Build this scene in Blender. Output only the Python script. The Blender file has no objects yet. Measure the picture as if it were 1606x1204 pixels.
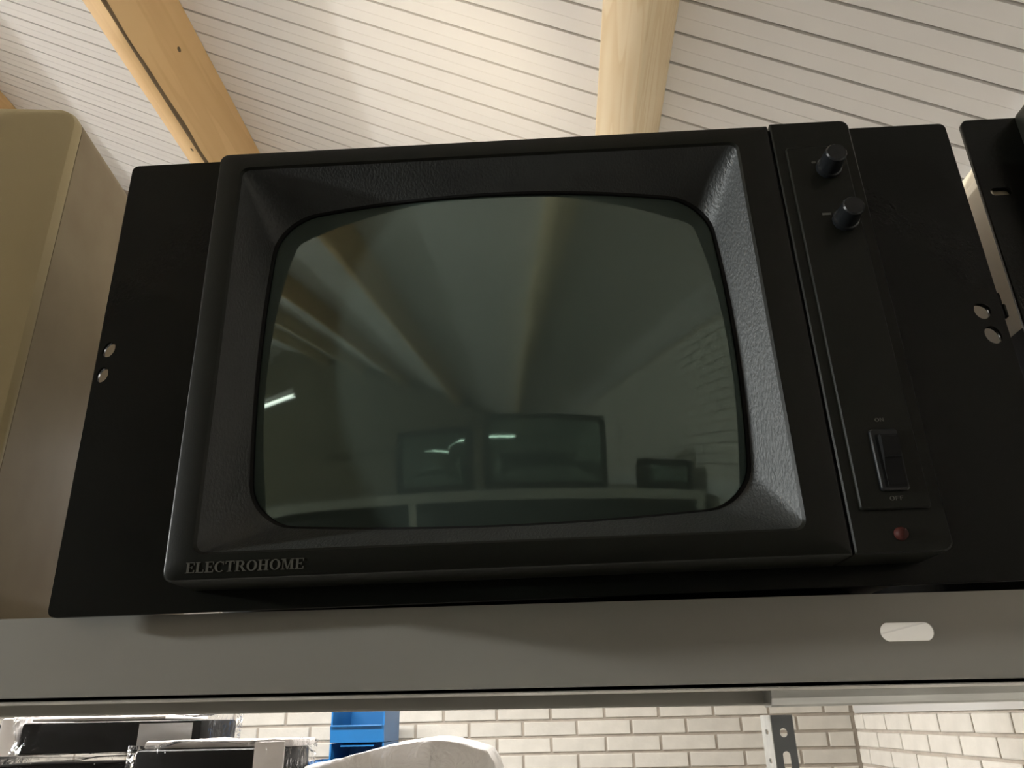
import bpy, bmesh, math, random
from mathutils import Vector, Matrix, noise
random.seed(7)
scene = bpy.context.scene
C = scene.collection
OZ = 1.65                       # height of the phone above the floor; all coordinates below are measured from it

# ------------------------------------------------------------------ camera
cam_d = bpy.data.cameras.new('camera'); cam = bpy.data.objects.new('camera', cam_d); C.objects.link(cam)
F, PITCH, ROLL, YAW = 1239.94, 0.40258, -0.0223965, -0.0489259
cp, sp, cr, sr, cy, sy = math.cos(PITCH), math.sin(PITCH), math.cos(ROLL), math.sin(ROLL), math.cos(YAW), math.sin(YAW)
fwd = Vector((sy*cp, cy*cp, sp)); right = Vector((cy, -sy, 0)); up = right.cross(fwd)
r2 = right*cr + up*sr; u2 = up*cr - right*sr
cam.matrix_world = Matrix(((r2.x, u2.x, -fwd.x, 0), (r2.y, u2.y, -fwd.y, 0), (r2.z, u2.z, -fwd.z, OZ), (0, 0, 0, 1)))
cam_d.sensor_fit = 'HORIZONTAL'; cam_d.sensor_width = 36.0; cam_d.lens = F/1606*36.0
cam_d.clip_start = 0.01; cam_d.clip_end = 100
scene.camera = cam

# ------------------------------------------------------------------ world, lights, exposure
scene.view_settings.view_transform = 'Standard'; scene.view_settings.look = 'None'
scene.view_settings.exposure = 0.0; scene.view_settings.gamma = 1.0; scene.view_settings.use_curve_mapping = False
w = bpy.data.worlds.new('world'); scene.world = w; w.use_nodes = True
w.node_tree.nodes['Background'].inputs[0].default_value = (0.8, 0.75, 0.7, 1); w.node_tree.nodes['Background'].inputs[1].default_value = 0.02

def light(name, kind, loc, power, col, rot=(0, 0, 0), **kw):
    d = bpy.data.lights.new(name, kind); d.energy = power; d.color = col
    for k, v in kw.items(): setattr(d, k, v)
    o = bpy.data.objects.new(name, d); C.objects.link(o)
    o.location = (loc[0], loc[1], loc[2]+OZ); o.rotation_euler = rot
    return o
# the far wall lamp that throws the roof beams' shadows along the ceiling
light('hall_lamp', 'POINT', (-13.4, 2.2, 3.02), 2300, (0.97, 0.98, 1.0), shadow_soft_size=0.05)
# low lamp at the left end of the aisle; it rakes across the monitor's front
AIM = Vector((0.0, 0.36, 0.18))-Vector((-5.2, -0.55, 0.95))
light('aisle_lamp', 'SPOT', (-5.2, -0.55, 0.95), 1050, (0.96, 1.0, 0.98), rot=AIM.to_track_quat('-Z', 'Y').to_euler(), spot_size=math.radians(24), spot_blend=0.6, shadow_soft_size=0.12)
# added fill lights for the hall, shaped as fluorescent battens (their bodies are built below)
LUM = [(-0.85, 2.35, .80, .50), (-7.4, 2.2, 1.9, 2.6), (-4.2, -3.4, 1.75, .04), (-8.4, -3.4, 1.9, .05)]  # first one is added behind the monitor to lift brick wall and ceiling
for (lx, ly, lz, k) in LUM:
    light('fill_light', 'AREA', (lx, ly, lz-0.06), 125*k, (1.0, 0.97, 0.93), shape='RECTANGLE', size=1.5, size_y=0.16)
# added uplight, unseen behind the monitor, makes the hot spot on the planks
CL = Vector((-0.31, 1.02, 0.42)); CA = Vector((-0.30, 1.86, 1.86))-CL
light('added_uplight_spot', 'SPOT', CL, 50, (1.0, 0.85, 0.62), rot=CA.to_track_quat('-Z', 'Y').to_euler(), spot_size=math.radians(38), spot_blend=1.0, shadow_soft_size=0.03)

# ------------------------------------------------------------------ materials
def mat(name, col, rough=0.5, metal=0.0, spec=0.5, var=0.0, scale=8.0, bump=0.0, bscale=60.0, stretch=(1, 1, 1), col2=None, objvar=0.0, coat=0.0, bdist=0.002):
    m = bpy.data.materials.new(name); m.use_nodes = True
    nt = m.node_tree; N = nt.nodes; L = nt.links; b = N['Principled BSDF']
    b.inputs['Roughness'].default_value = rough; b.inputs['Metallic'].default_value = metal
    b.inputs['Specular IOR Level'].default_value = spec; b.inputs['Coat Weight'].default_value = coat
    b.inputs['Base Color'].default_value = (*col, 1)
    tc = N.new('ShaderNodeTexCoord'); mp = N.new('ShaderNodeMapping'); mp.inputs['Scale'].default_value = stretch
    L.new(tc.outputs['Object'], mp.inputs[0])
    if var or col2 or objvar:
        nz = N.new('ShaderNodeTexNoise'); nz.inputs['Scale'].default_value = scale; nz.inputs['Detail'].default_value = 6
        L.new(mp.outputs[0], nz.inputs['Vector'])
        mx = N.new('ShaderNodeMix'); mx.data_type = 'RGBA'
        c2 = col2 if col2 else tuple(c*(1-var) for c in col)
        mx.inputs['A'].default_value = (*col, 1); mx.inputs['B'].default_value = (*c2, 1)
        rp = N.new('ShaderNodeValToRGB'); rp.color_ramp.elements[0].position = 0.35; rp.color_ramp.elements[1].position = 0.68
        L.new(nz.outputs['Fac'], rp.inputs[0]); L.new(rp.outputs[0], mx.inputs['Factor'])
        out = mx.outputs['Result']
        if objvar:
            oi = N.new('ShaderNodeObjectInfo'); mr = N.new('ShaderNodeMapRange'); mr.inputs['To Min'].default_value = 1-objvar; mr.inputs['To Max'].default_value = 1
            L.new(oi.outputs['Random'], mr.inputs[0])
            sc = N.new('ShaderNodeVectorMath'); sc.operation = 'SCALE'; L.new(out, sc.inputs[0]); L.new(mr.outputs[0], sc.inputs['Scale']); out = sc.outputs[0]
        L.new(out, b.inputs['Base Color'])
    if bump:
        nb = N.new('ShaderNodeTexNoise'); nb.inputs['Scale'].default_value = bscale; nb.inputs['Detail'].default_value = 5
        L.new(mp.outputs[0], nb.inputs['Vector'])
        bp = N.new('ShaderNodeBump'); bp.inputs['Strength'].default_value = bump; bp.inputs['Distance'].default_value = bdist
        L.new(nb.outputs['Fac'], bp.inputs['Height']); L.new(bp.outputs[0], b.inputs['Normal'])
    return m

def wood(name, base, dark, ring=9.0):
    m = bpy.data.materials.new(name); m.use_nodes = True
    nt = m.node_tree; N = nt.nodes; L = nt.links; b = N['Principled BSDF']; b.inputs['Roughness'].default_value = 0.6
    tc = N.new('ShaderNodeTexCoord'); mp = N.new('ShaderNodeMapping'); mp.inputs['Scale'].default_value = (1, 0.06, 1)
    L.new(tc.outputs['Object'], mp.inputs[0])
    n1 = N.new('ShaderNodeTexNoise'); n1.inputs['Scale'].default_value = 9; n1.inputs['Detail'].default_value = 3; L.new(mp.outputs[0], n1.inputs['Vector'])
    ml = N.new('ShaderNodeMath'); ml.operation = 'MULTIPLY'; ml.inputs[1].default_value = ring; L.new(n1.outputs['Fac'], ml.inputs[0])
    fr = N.new('ShaderNodeMath'); fr.operation = 'FRACT'; L.new(ml.outputs[0], fr.inputs[0])
    rp = N.new('ShaderNodeValToRGB'); rp.color_ramp.elements[0].color = (*base, 1); rp.color_ramp.elements[1].color = (*dark, 1)
    rp.color_ramp.elements[0].position = 0.35; e = rp.color_ramp.elements.new(0.9); e.color = (*dark, 1); rp.color_ramp.elements[-1].position = 1.0; rp.color_ramp.elements[-1].color = (*base, 1)
    L.new(fr.outputs[0], rp.inputs[0])
    n2 = N.new('ShaderNodeTexNoise'); n2.inputs['Scale'].default_value = 2.2; n2.inputs['Detail'].default_value = 4; L.new(tc.outputs['Object'], n2.inputs['Vector'])
    mx = N.new('ShaderNodeMix'); mx.data_type = 'RGBA'; mx.blend_type = 'MULTIPLY'; mx.inputs['B'].default_value = (0.82, 0.74, 0.62, 1)
    L.new(n2.outputs['Fac'], mx.inputs['Factor']); L.new(rp.outputs[0], mx.inputs['A']); L.new(mx.outputs['Result'], b.inputs['Base Color'])
    return m

M = dict(
    plank=mat('white_painted_plank', (0.79, 0.77, 0.745), 0.38, spec=0.4, objvar=0.04, var=0.03, scale=2, bump=0.05, bscale=40, stretch=(0.1, 1, 1)),
    void=mat('dark_joint', (0.16, 0.12, 0.10), 0.9),
    pine=wood('pale_pine', (0.93, 0.80, 0.58), (0.86, 0.70, 0.46), 14.0),
    pine_b=wood('tan_pine', (0.84, 0.60, 0.32), (0.78, 0.54, 0.28), 4.0),
    bark=mat('dark_wane', (0.20, 0.14, 0.08), 0.8, var=0.5, scale=30, stretch=(1, .2, 1)),
    brick=mat('cream_painted_brick', (0.66, 0.625, 0.56), 0.75, var=0.10, scale=14, bump=0.5, bscale=70, objvar=0.10),
    mortar=mat('grey_mortar', (0.44, 0.39, 0.33), 0.9, var=0.2, scale=20, bump=0.5, bscale=120),
    floor=mat('grey_concrete_floor', (0.36, 0.345, 0.32), 0.6, var=0.2, scale=1.5, bump=0.1, bscale=20),
    plaster=mat('white_plaster', (0.70, 0.66, 0.60), 0.8),
    black=mat('black_plastic', (0.010, 0.0105, 0.008), 0.36, spec=0.17, bump=0.15, bscale=1400, bdist=0.0004),
    blackpanel=mat('black_panel_paint', (0.007, 0.0075, 0.006), 0.27, spec=0.18, var=0.15, scale=9, bump=0.05, bscale=500),
    funnel=mat('textured_black_surround', (0.030, 0.033, 0.032), 0.46, spec=0.5, var=0.4, scale=30, bump=0.5, bscale=900, bdist=0.0009, stretch=(1, 1, .5)),
    gasket=mat('rubber_gasket', (0.006, 0.006, 0.006), 0.7, spec=0.2),
    knob=mat('glossy_black_knob', (0.008, 0.009, 0.010), 0.3, spec=0.4),
    ink=mat('grey_print', (0.075, 0.072, 0.055), 0.6),
    inkdim=mat('dim_grey_print', (0.09, 0.09, 0.075), 0.6),
    led=mat('dull_red_lens', (0.045, 0.010, 0.007), 0.6, spec=.2),
    olive=mat('olive_beige_case', (0.62, 0.51, 0.29), 0.42, spec=0.4, var=0.10, scale=4, bump=0.12, bscale=600, bdist=0.0005),
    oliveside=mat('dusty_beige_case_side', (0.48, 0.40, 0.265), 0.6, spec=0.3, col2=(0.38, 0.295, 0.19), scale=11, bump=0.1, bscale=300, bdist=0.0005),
    beige=mat('beige_chassis', (0.75, 0.65, 0.48), 0.55, var=0.1),
    steel=mat('grey_painted_steel', (0.44, 0.425, 0.38), 0.36, metal=0.3, var=0.22, scale=7, bump=0.25, bscale=25, stretch=(.4, 1, 1), bdist=0.001),
    galv=mat('galvanised_steel', (0.60, 0.60, 0.57), 0.38, metal=0.6, var=0.2, scale=60, stretch=(.2, 1, 1)),
    shadesteel=mat('backlit_blue_grey_steel', (0.20, 0.21, 0.22), 0.45, metal=0.3, var=0.1),  # shade of the backlit post face is put into this colour
    board=mat('white_melamine_board', (0.92, 0.91, 0.88), 0.4),
    darkcase=mat('dark_green_grey_case', (0.035, 0.037, 0.032), 0.6),
    blue=mat('blue_bin_plastic', (0.010, 0.125, 0.34), 0.4, var=0.1, scale=6),
    blackitem=mat('wrapped_black_case', (0.006, 0.006, 0.006), 0.5, spec=.12),
    foam=mat('white_foam_sheet', (0.78, 0.74, 0.72), 0.6, bump=0.3, bscale=15, bdist=0.01),
    cardboard=mat('pale_cardboard', (0.70, 0.58, 0.38), 0.8, var=0.15, scale=9),
    greybeam=mat('light_grey_painted_steel', (0.52, 0.51, 0.49), 0.5),
    greyband=mat('grey_label_strip', (0.35, 0.34, 0.33), 0.5),
    reflector=mat('white_luminaire_body', (0.8, 0.8, 0.78), 0.4),
)
def glass_mat():
    m = bpy.data.materials.new('crt_glass'); m.use_nodes = True
    b = m.node_tree.nodes['Principled BSDF']
    b.inputs['Base Color'].default_value = (0.046, 0.062, 0.054, 1); b.inputs['Roughness'].default_value = 0.035
    b.inputs['IOR'].default_value = 2.0; b.inputs['Specular Tint'].default_value = (0.78, 1.0, 0.88, 1); b.inputs['Specular IOR Level'].default_value = 0.5
    return m
M['crt'] = glass_mat()
def film_mat(name, tint, gl, alpha, bl=.1):
    m = bpy.data.materials.new(name); m.use_nodes = True
    nt = m.node_tree; N = nt.nodes; L = nt.links; N.remove(N['Principled BSDF']); out = N['Material Output']
    tr = N.new('ShaderNodeBsdfTransparent'); df = N.new('ShaderNodeBsdfDiffuse'); df.inputs[0].default_value = (*tint, 1)
    gs = N.new('ShaderNodeBsdfGlossy'); gs.inputs['Roughness'].default_value = gl
    m1 = N.new('ShaderNodeMixShader'); m1.inputs[0].default_value = alpha; L.new(tr.outputs[0], m1.inputs[1]); L.new(df.outputs[0], m1.inputs[2])
    lw = N.new('ShaderNodeLayerWeight'); lw.inputs[0].default_value = bl
    m2 = N.new('ShaderNodeMixShader'); L.new(lw.outputs['Fresnel'], m2.inputs[0]); L.new(m1.outputs[0], m2.inputs[1]); L.new(gs.outputs[0], m2.inputs[2])
    tc = N.new('ShaderNodeTexCoord'); nz = N.new('ShaderNodeTexNoise'); nz.inputs['Scale'].default_value = 22; nz.inputs['Detail'].default_value = 3; nz.inputs['Distortion'].default_value = 1.5
    bp = N.new('ShaderNodeBump'); bp.inputs['Distance'].default_value = 0.02; bp.inputs['Strength'].default_value = 0.9 if alpha < .5 else 0.35
    L.new(tc.outputs['Object'], nz.inputs['Vector']); L.new(nz.outputs['Fac'], bp.inputs['Height'])
    for s in (gs, df): L.new(bp.outputs[0], s.inputs['Normal'])
    L.new(bp.outputs[0], lw.inputs['Normal'])
    L.new(m2.outputs[0], out.inputs[0])
    return m
M['film'] = film_mat('clear_plastic_film', (0.75, 0.72, 0.70), 0.08, 0.015, .055)
M['bag'] = film_mat('milky_plastic_film', (0.95, 0.92, 0.90), 0.3, 0.90, .15)
def emit(name, col, s):
    m = bpy.data.materials.new(name); m.use_nodes = True; b = m.node_tree.nodes['Principled BSDF']
    b.inputs['Emission Color'].default_value = (*col, 1); b.inputs['Emission Strength'].default_value = s; return m
M['tube'] = emit('lit_tube', (1, .95, .86), 6)

# ------------------------------------------------------------------ helpers
def finish(bm, name, m, parent=None, origin=(0, 0, 0), smooth=0.0, recalc=True):
    """link bm as one mesh object; vertices are in phone-centred coordinates (or the parent's own frame)"""
    if recalc: bmesh.ops.recalc_face_normals(bm, faces=bm.faces[:])
    if smooth:
        for f in bm.faces: f.smooth = True
        for e in bm.edges:
            if len(e.link_faces) == 2 and e.calc_face_angle(0) > smooth: e.smooth = False
    me = bpy.data.meshes.new(name); bm.to_mesh(me); bm.free()
    return place(me, name, m, parent, origin)
def place(me, name, m, parent=None, origin=(0, 0, 0)):
    if m is not None and not me.materials: me.materials.append(m)
    o = bpy.data.objects.new(name, me); C.objects.link(o)
    if parent is not None: o.parent = parent
    else: o.location = (origin[0], origin[1], origin[2]+OZ)
    return o
def thing(name, label, cat, loc, rot=(0, 0, 0), group=None):
    o = bpy.data.objects.new(name, None); C.objects.link(o); o.empty_display_size = 0.05
    o.location = (loc[0], loc[1], loc[2]+OZ); o.rotation_euler = rot; o['label'] = label; o['category'] = cat
    if group: o['group'] = group
    return o
def tag(o, label, cat, group=None):
    o['label'] = label; o['category'] = cat
    if group: o['group'] = group
    return o
def box(bm, x0, x1, y0, y1, z0, z1, bev=0.0, seg=2):
    g = bmesh.ops.create_cube(bm, size=1.0); vs = g['verts']
    for v in vs: v.co = Vector(((x0+x1)/2+v.co.x*(x1-x0), (y0+y1)/2+v.co.y*(y1-y0), (z0+z1)/2+v.co.z*(z1-z0)))
    if bev:
        es = list({e for v in vs for e in v.link_edges})
        bmesh.ops.bevel(bm, geom=es, offset=bev, segments=seg, affect='EDGES', profile=0.5)
def B(x0, x1, y0, y1, z0, z1, name, m, parent=None, bev=0.0, seg=2, sm=0.6):
    bm = bmesh.new(); box(bm, x0, x1, y0, y1, z0, z1, bev, seg)
    return finish(bm, name, m, parent, smooth=sm if bev else 0)
def hexa(bm, pts, idx=((0, 1, 2, 3), (7, 6, 5, 4), (0, 4, 5, 1), (1, 5, 6, 2), (2, 6, 7, 3), (3, 7, 4, 0))):
    vs = [bm.verts.new(p) for p in pts]
    for f in idx: bm.faces.new([vs[i] for i in f])
def rrect(x0, x1, z0, z1, r, n=16, c=8, bow=(0, 0, 0, 0)):
    """rounded rectangle, n points a side and c a corner; bow = how far left, right, bottom, top sides bulge out"""
    P = []
    q = list(r) if isinstance(r, (tuple, list)) else [r]*4      # lower right, upper right, upper left, lower left
    cs = [(x1-q[0], z0+q[0], -90), (x1-q[1], z1-q[1], 0), (x0+q[2], z1-q[2], 90), (x0+q[3], z0+q[3], 180)]; rad = q
    for i in range(4):
        X, Z, a0 = cs[i]; r = rad[i]; rn = rad[(i+1) % 4]
        for k in range(c+1):
            a = math.radians(a0+90*k/c); P.append((X+r*math.cos(a), Z+r*math.sin(a)))
        X2, Z2, b0 = cs[(i+1) % 4]
        a = math.radians(a0+90); p = (X+r*math.cos(a), Z+r*math.sin(a)); a = math.radians(b0); q = (X2+rn*math.cos(a), Z2+rn*math.sin(a))
        for k in range(1, n): P.append((p[0]+(q[0]-p[0])*k/n, p[1]+(q[1]-p[1])*k/n))
    cx, cz, hx, hz = (x0+x1)/2, (z0+z1)/2, (x1-x0)/2, (z1-z0)/2
    out = []
    for x, z in P:
        u, v = (x-cx)/hx, (z-cz)/hz
        dx = (bow[1] if u > 0 else -bow[0])*(1-v*v)*abs(u); dz = (bow[3] if v > 0 else -bow[2])*(1-u*u)*abs(v)
        out.append((x+dx, z+dz))
    return out
def loft(bm, loops, cap0=False, cap1=False):
    R = [[bm.verts.new(p) for p in l] for l in loops]
    n = len(R[0])
    for a, b in zip(R, R[1:]):
        for i in range(n): bm.faces.new((a[i], a[(i+1) % n], b[(i+1) % n], b[i]))
    if cap0: bm.faces.new(R[0])
    if cap1: bm.faces.new(list(reversed(R[-1])))
    return R
def L3(P, y):
    return [(x, y(x, z) if callable(y) else y, z) for x, z in P]
def holed(outer, holes, t, bev=0.0):
    """flat plate in XZ with holes, thickness t along Y centred on 0 -> mesh"""
    cu = bpy.data.curves.new('tmp', 'CURVE'); cu.dimensions = '2D'; cu.fill_mode = 'BOTH'; cu.extrude = t/2
    for P in [outer]+holes:
        s = cu.splines.new('POLY'); s.points.add(len(P)-1); s.use_cyclic_u = True
        for i, p in enumerate(P): s.points[i].co = (p[0], p[1], 0, 1)
    o = bpy.data.objects.new('tmp', cu); C.objects.link(o)
    dg = bpy.context.evaluated_depsgraph_get(); me = bpy.data.meshes.new_from_object(o.evaluated_get(dg), depsgraph=dg)
    bpy.data.objects.remove(o); bpy.data.curves.remove(cu)
    bm = bmesh.new(); bm.from_mesh(me); bpy.data.meshes.remove(me)
    for v in bm.verts: v.co = Vector((v.co.x, v.co.z, v.co.y))
    bmesh.ops.remove_doubles(bm, verts=bm.verts[:], dist=1e-6)
    return bm
def slot(x, z, w_, h, n=8, ang=0.0):
    r = min(w_, h)/2; P = []
    for k in range(4*n):
        a = 2*math.pi*k/(4*n)+1e-4; ca, sa = math.cos(a), math.sin(a)
        px = r*ca+(w_/2-r)*(1 if ca > 0 else -1); pz = r*sa+(h/2-r)*(1 if sa > 0 else -1)
        P.append((x+px*math.cos(ang)-pz*math.sin(ang), z+px*math.sin(ang)+pz*math.cos(ang)))
    return P
def shift(bm, y):
    for v in bm.verts: v.co.y += y
    return bm
def struct(o):
    o['kind'] = 'structure'; return o

# ------------------------------------------------------------------ the hall
T = 0.4853; H0 = 1.72; WX = 1.223; WY = 3.66; RX = -8.6; LX = -14.0; FZ = -OZ; BY = -8.0
roofz = lambda x: H0-T*x if x > RX else H0-T*RX-(RX-x)*0.55
flo = struct(B(LX, WX+.3, BY, WY+.3, FZ-.1, FZ, 'floor', M['floor']))
# back wall: mortar bed with every brick laid on it
def wall_poly(name, pts, m, thick):
    bm = bmesh.new(); a = [bm.verts.new(p) for p in pts]; b = [bm.verts.new((p[0]+thick[0], p[1]+thick[1], p[2]+thick[2])) for p in pts]
    bm.faces.new(a); bm.faces.new(b[::-1])
    for i in range(len(pts)): j = (i+1) % len(pts); bm.faces.new((a[i], b[i], b[j], a[j]))
    return struct(finish(bm, name, m))
wall_back = wall_poly('wall_back', [(LX, WY, FZ), (WX, WY, FZ), (WX, WY, roofz(WX)), (RX, WY, roofz(RX)), (LX, WY, roofz(LX))], M['mortar'], (0, .2, 0))
wall_right = wall_poly('wall_right', [(WX, BY, FZ), (WX, WY, FZ), (WX, WY, roofz(WX)), (WX, BY, roofz(WX))], M['mortar'], (.2, 0, 0))
wall_left = wall_poly('wall_left', [(LX, BY, FZ), (LX, WY, FZ), (LX, WY, roofz(LX)), (LX, BY, roofz(LX))], M['plaster'], (-.2, 0, 0))
M['darkwall'] = mat('dark_brown_brickwork', (0.15, 0.13, 0.085), 0.8, var=.3, scale=3)
wall_front = wall_poly('wall_front', [(LX, BY, FZ), (WX, BY, FZ), (WX, BY, roofz(WX)), (RX, BY, roofz(RX)), (LX, BY, roofz(LX))], M['darkwall'], (0, -.2, 0))

BL, BH, PX_, PZ_ = 0.2180, 0.0535, 0.2290, 0.0640
def brick_mesh(l, rnd):
    bm = bmesh.new(); t = 0.007; ch = 0.0025
    j = lambda: rnd.uniform(-.0012, .0012)
    o = [(0, 0), (l, 0), (l, BH), (0, BH)]
    a = [bm.verts.new((x, 0.001, z)) for x, z in o]
    b = [bm.verts.new((x+(ch if x == 0 else -ch)*0+j(), -t+ch, z+j())) for x, z in o]
    c = [bm.verts.new((x+(ch if x == 0 else -ch)+j(), -t+j()*.3, z+(ch if z == 0 else -ch)+j())) for x, z in o]
    for p, q in ((a, b), (b, c)):
        for i in range(4): k = (i+1) % 4; bm.faces.new((p[i], p[k], q[k], q[i]))
    bm.faces.new(c); bmesh.ops.recalc_face_normals(bm, faces=bm.faces[:])
    me = bpy.data.meshes.new('brick'); bm.to_mesh(me); bm.free(); me.materials.append(M['brick']); return me
rb = random.Random(3)
full = [brick_mesh(BL, rb) for _ in range(6)]
corner_b = [brick_mesh(l, rb) for l in (0.10, 0.155, 0.205, 0.05)]
Z0 = 0.0040-0.0640*2          # a bed joint lies here
stuffb = bmesh.new()
def put_brick(x, z, l, wallo, single, side):
    """side 'b': x runs left from the corner along the back wall; 'r': runs toward the camera along the right wall"""
    if single:
        me = rb.choice(full) if abs(l-BL) < 1e-3 else min(corner_b, key=lambda m_: abs(m_.vertices[1].co.x-l))
        o = place(me, 'brick', None, wallo)
        if side == 'b': o.location = (x, WY+rb.uniform(-.0015, .0008), z)
        else: o.rotation_euler = (0, 0, -math.pi/2); o.location = (WX, x+l, z)   # local -y faces -x
        return o
def box_stuff(bm, x, z, l, side):
    t = .007
    if side == 'b': pts = [(x, WY-t, z), (x+l, WY-t, z), (x+l, WY+.001, z), (x, WY+.001, z), (x, WY-t, z+BH), (x+l, WY-t, z+BH), (x+l, WY+.001, z+BH), (x, WY+.001, z+BH)]
    else: pts = [(WX-t, x, z), (WX+.001, x, z), (WX+.001, x+l, z), (WX-t, x+l, z), (WX-t, x, z+BH), (WX+.001, x, z+BH), (WX+.001, x+l, z+BH), (WX-t, x+l, z+BH)]
    hexa(bm, pts, ((3, 2, 1, 0), (4, 5, 6, 7), (0, 1, 5, 4), (1, 2, 6, 5), (2, 3, 7, 6), (3, 0, 4, 7)))
joint = {}
sb, sr_ = bmesh.new(), bmesh.new()
JX = [0.0, 0.113]
for row in range(-25, 66):
    z = Z0+row*PZ_
    if z < FZ: continue
    single_z = -0.34 < z < 0.16
    x = WX-0.020-(0.0 if row % 2 else 0.110)
    if not row % 2:
        if z+BH < roofz(WX-.1)-.02:
            if single_z: put_brick(WX-0.019-.100, z, 0.10, wall_back, True, 'b')
            else: box_stuff(sb, WX-0.019-.10, z, .10, 'b')
    while x-BL > LX:
        x -= BL
        if z+BH < roofz(x)-.03 and z+BH < roofz(x+BL)-.03:
            if single_z and x > -2.6: put_brick(x, z, BL, wall_back, True, 'b')
            elif x > -9 : box_stuff(sb, x, z, BL, 'b')
        x -= PX_-BL
    # right wall
    if z+BH < roofz(WX)-.02:
        y = WY-0.012-(0.0 if not row % 2 else 0.107)
        if row % 2:
            if single_z: put_brick(WY-.009-.1, z, .10, wall_right, True, 'r')
            else: box_stuff(sr_, WY-.009-.1, z, .10, 'r')
        while y-BL > BY+.3:
            y -= BL
            if single_z and y > 1.4: put_brick(y, z, BL, wall_right, True, 'r')
            else: box_stuff(sr_, y, z, BL, 'r')
            y -= PX_-BL
o = finish(sb, 'bricks_beyond', M['brick'], wall_back, recalc=False); o['kind'] = 'stuff'; o.location = (0, 0, 0)
o = finish(sr_, 'bricks_beyond', M['brick'], wall_right, recalc=False); o['kind'] = 'stuff'
# grey steel ledge beam along the right wall, its soffit at eye level
led = struct(B(WX-0.010, WX-.001, BY+.2, WY-.03, 0.000, 0.10, 'trim_1', M['greybeam'], bev=.003))

# ceiling: one board sheet, every painted plank laid under it
def roof_slab(name, x0, x1):
    bm = bmesh.new(); pts = []
    for dz in (0, .12):
        for (x, y) in ((x0, BY), (x1, BY), (x1, WY+.1), (x0, WY+.1)): pts.append((x, y, roofz(x)+dz+.012))
    hexa(bm, pts); return struct(finish(bm, name, M['void']))
ceiling = roof_slab('ceiling', RX, WX+.25)
ceiling_far = roof_slab('ceiling', LX-.2, RX)
NX, NZ = math.sin(math.atan(T)), math.cos(math.atan(T))      # outward roof normal (NX, NZ); slope down direction (NZ, -NX)
PW = 0.1219*H0/2.16; PJ = 2.337*H0/2.16
prof = [(0.0030, .012), (0.0030, .004), (0.0044, 0.0), (PW/2-.0012, 0.0), (PW/2-.0004, .0009), (PW/2+.0004, .0009), (PW/2+.0012, 0.0), (PW-.0044, 0.0), (PW-.0030, .004), (PW-.0030, .012)]
def plank_geo(bm, y, xa, xb, jit=0.0):
    A = []
    for x in (xa, xb): A.append([bm.verts.new((x+NX*0, y+p, roofz(x)+d/NZ+jit)) for p, d in prof])
    n = len(prof)
    for i in range(n-1): bm.faces.new((A[0][i], A[1][i], A[1][i+1], A[0][i+1]))
bm = bmesh.new(); plank_geo(bm, 0, RX+.02, WX-.002)
for f in bm.faces:
    if f.normal.z > 0: f.normal_flip()
pme = bpy.data.meshes.new('plank'); bm.to_mesh(pme); bm.free(); pme.materials.append(M['plank'])
k0 = math.ceil((0.55-PJ)/PW)
y = PJ+k0*PW; k = 0
while y < WY+.02:
    o = place(pme, 'plank', None, ceiling); o.location = (0, y, random.uniform(-.0006, .0006)); y += PW
bm = bmesh.new(); y = PJ+k0*PW-PW
while y > BY:
    plank_geo(bm, y, RX+.02, WX-.002); y -= PW
o = finish(bm, 'planks_beyond', M['plank'], ceiling); o['kind'] = 'stuff'
bm = bmesh.new(); y = PJ+k0*PW
while y < WY+.02: y += PW
while y > BY:
    y -= PW; plank_geo(bm, y, LX+.02, RX-.005)
o = finish(bm, 'planks_beyond', M['plank'], ceiling_far); o['kind'] = 'stuff'

# roof beams (purlins set square to the slope, running front to back)
BD, BW = 0.1513*H0, 0.058*H0
def beam(n, label, m, group=None, x_att=None):
    xa = x_att; za = roofz(xa)
    P0 = Vector((xa, 0, za-.001)); dn = Vector((-NX, 0, -NZ)); sl = Vector((-NZ, 0, NX))
    mid = P0+dn*(BD/2)+sl*(BW/2)
    t = thing('roof_beam', label, 'beam', (mid.x, (WY+BY)/2, mid.z), group=group)
    bm = bmesh.new(); ny = 120; c = .004
    loc = [(0, 0), (0, -BD+c), (c, -BD), (BW-c, -BD), (BW, -BD+c), (BW, 0)]
    rings = []
    for i in range(ny+1):
        yy = BY+.02+(WY-.03-BY-.02)*i/ny; R = []
        for kx, (s, d) in enumerate(loc):
            wz = noise.noise(Vector((xa*7+kx*.3, yy*3.1, 2.2)))*0.0016
            p = P0+sl*(s+wz)+dn*(-d-.0+wz) if False else P0+sl*(s+wz*(1 if s > 0 else -1))+dn*(-d)
            R.append((p.x-mid.x, yy-(WY+BY)/2, p.z-mid.z))
        rings.append(R)
    loft(bm, rings, True, True)
    finish(bm, 'timber', m, t, smooth=.9)
    return t, P0, dn, sl, mid
XA = [0.2022*H0-0.9082*H0*n for n in range(0, 5)]
beam(0, 'pale straight-grained pine roof beam rising above the middle of the monitor', M['pine'], x_att=XA[0])
t1, P0, dn, sl, mid = beam(1, 'orange-tan knotty roof beam with a dark bark edge, above the monitor\'s corner', M['pine_b'], x_att=XA[1])
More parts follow.
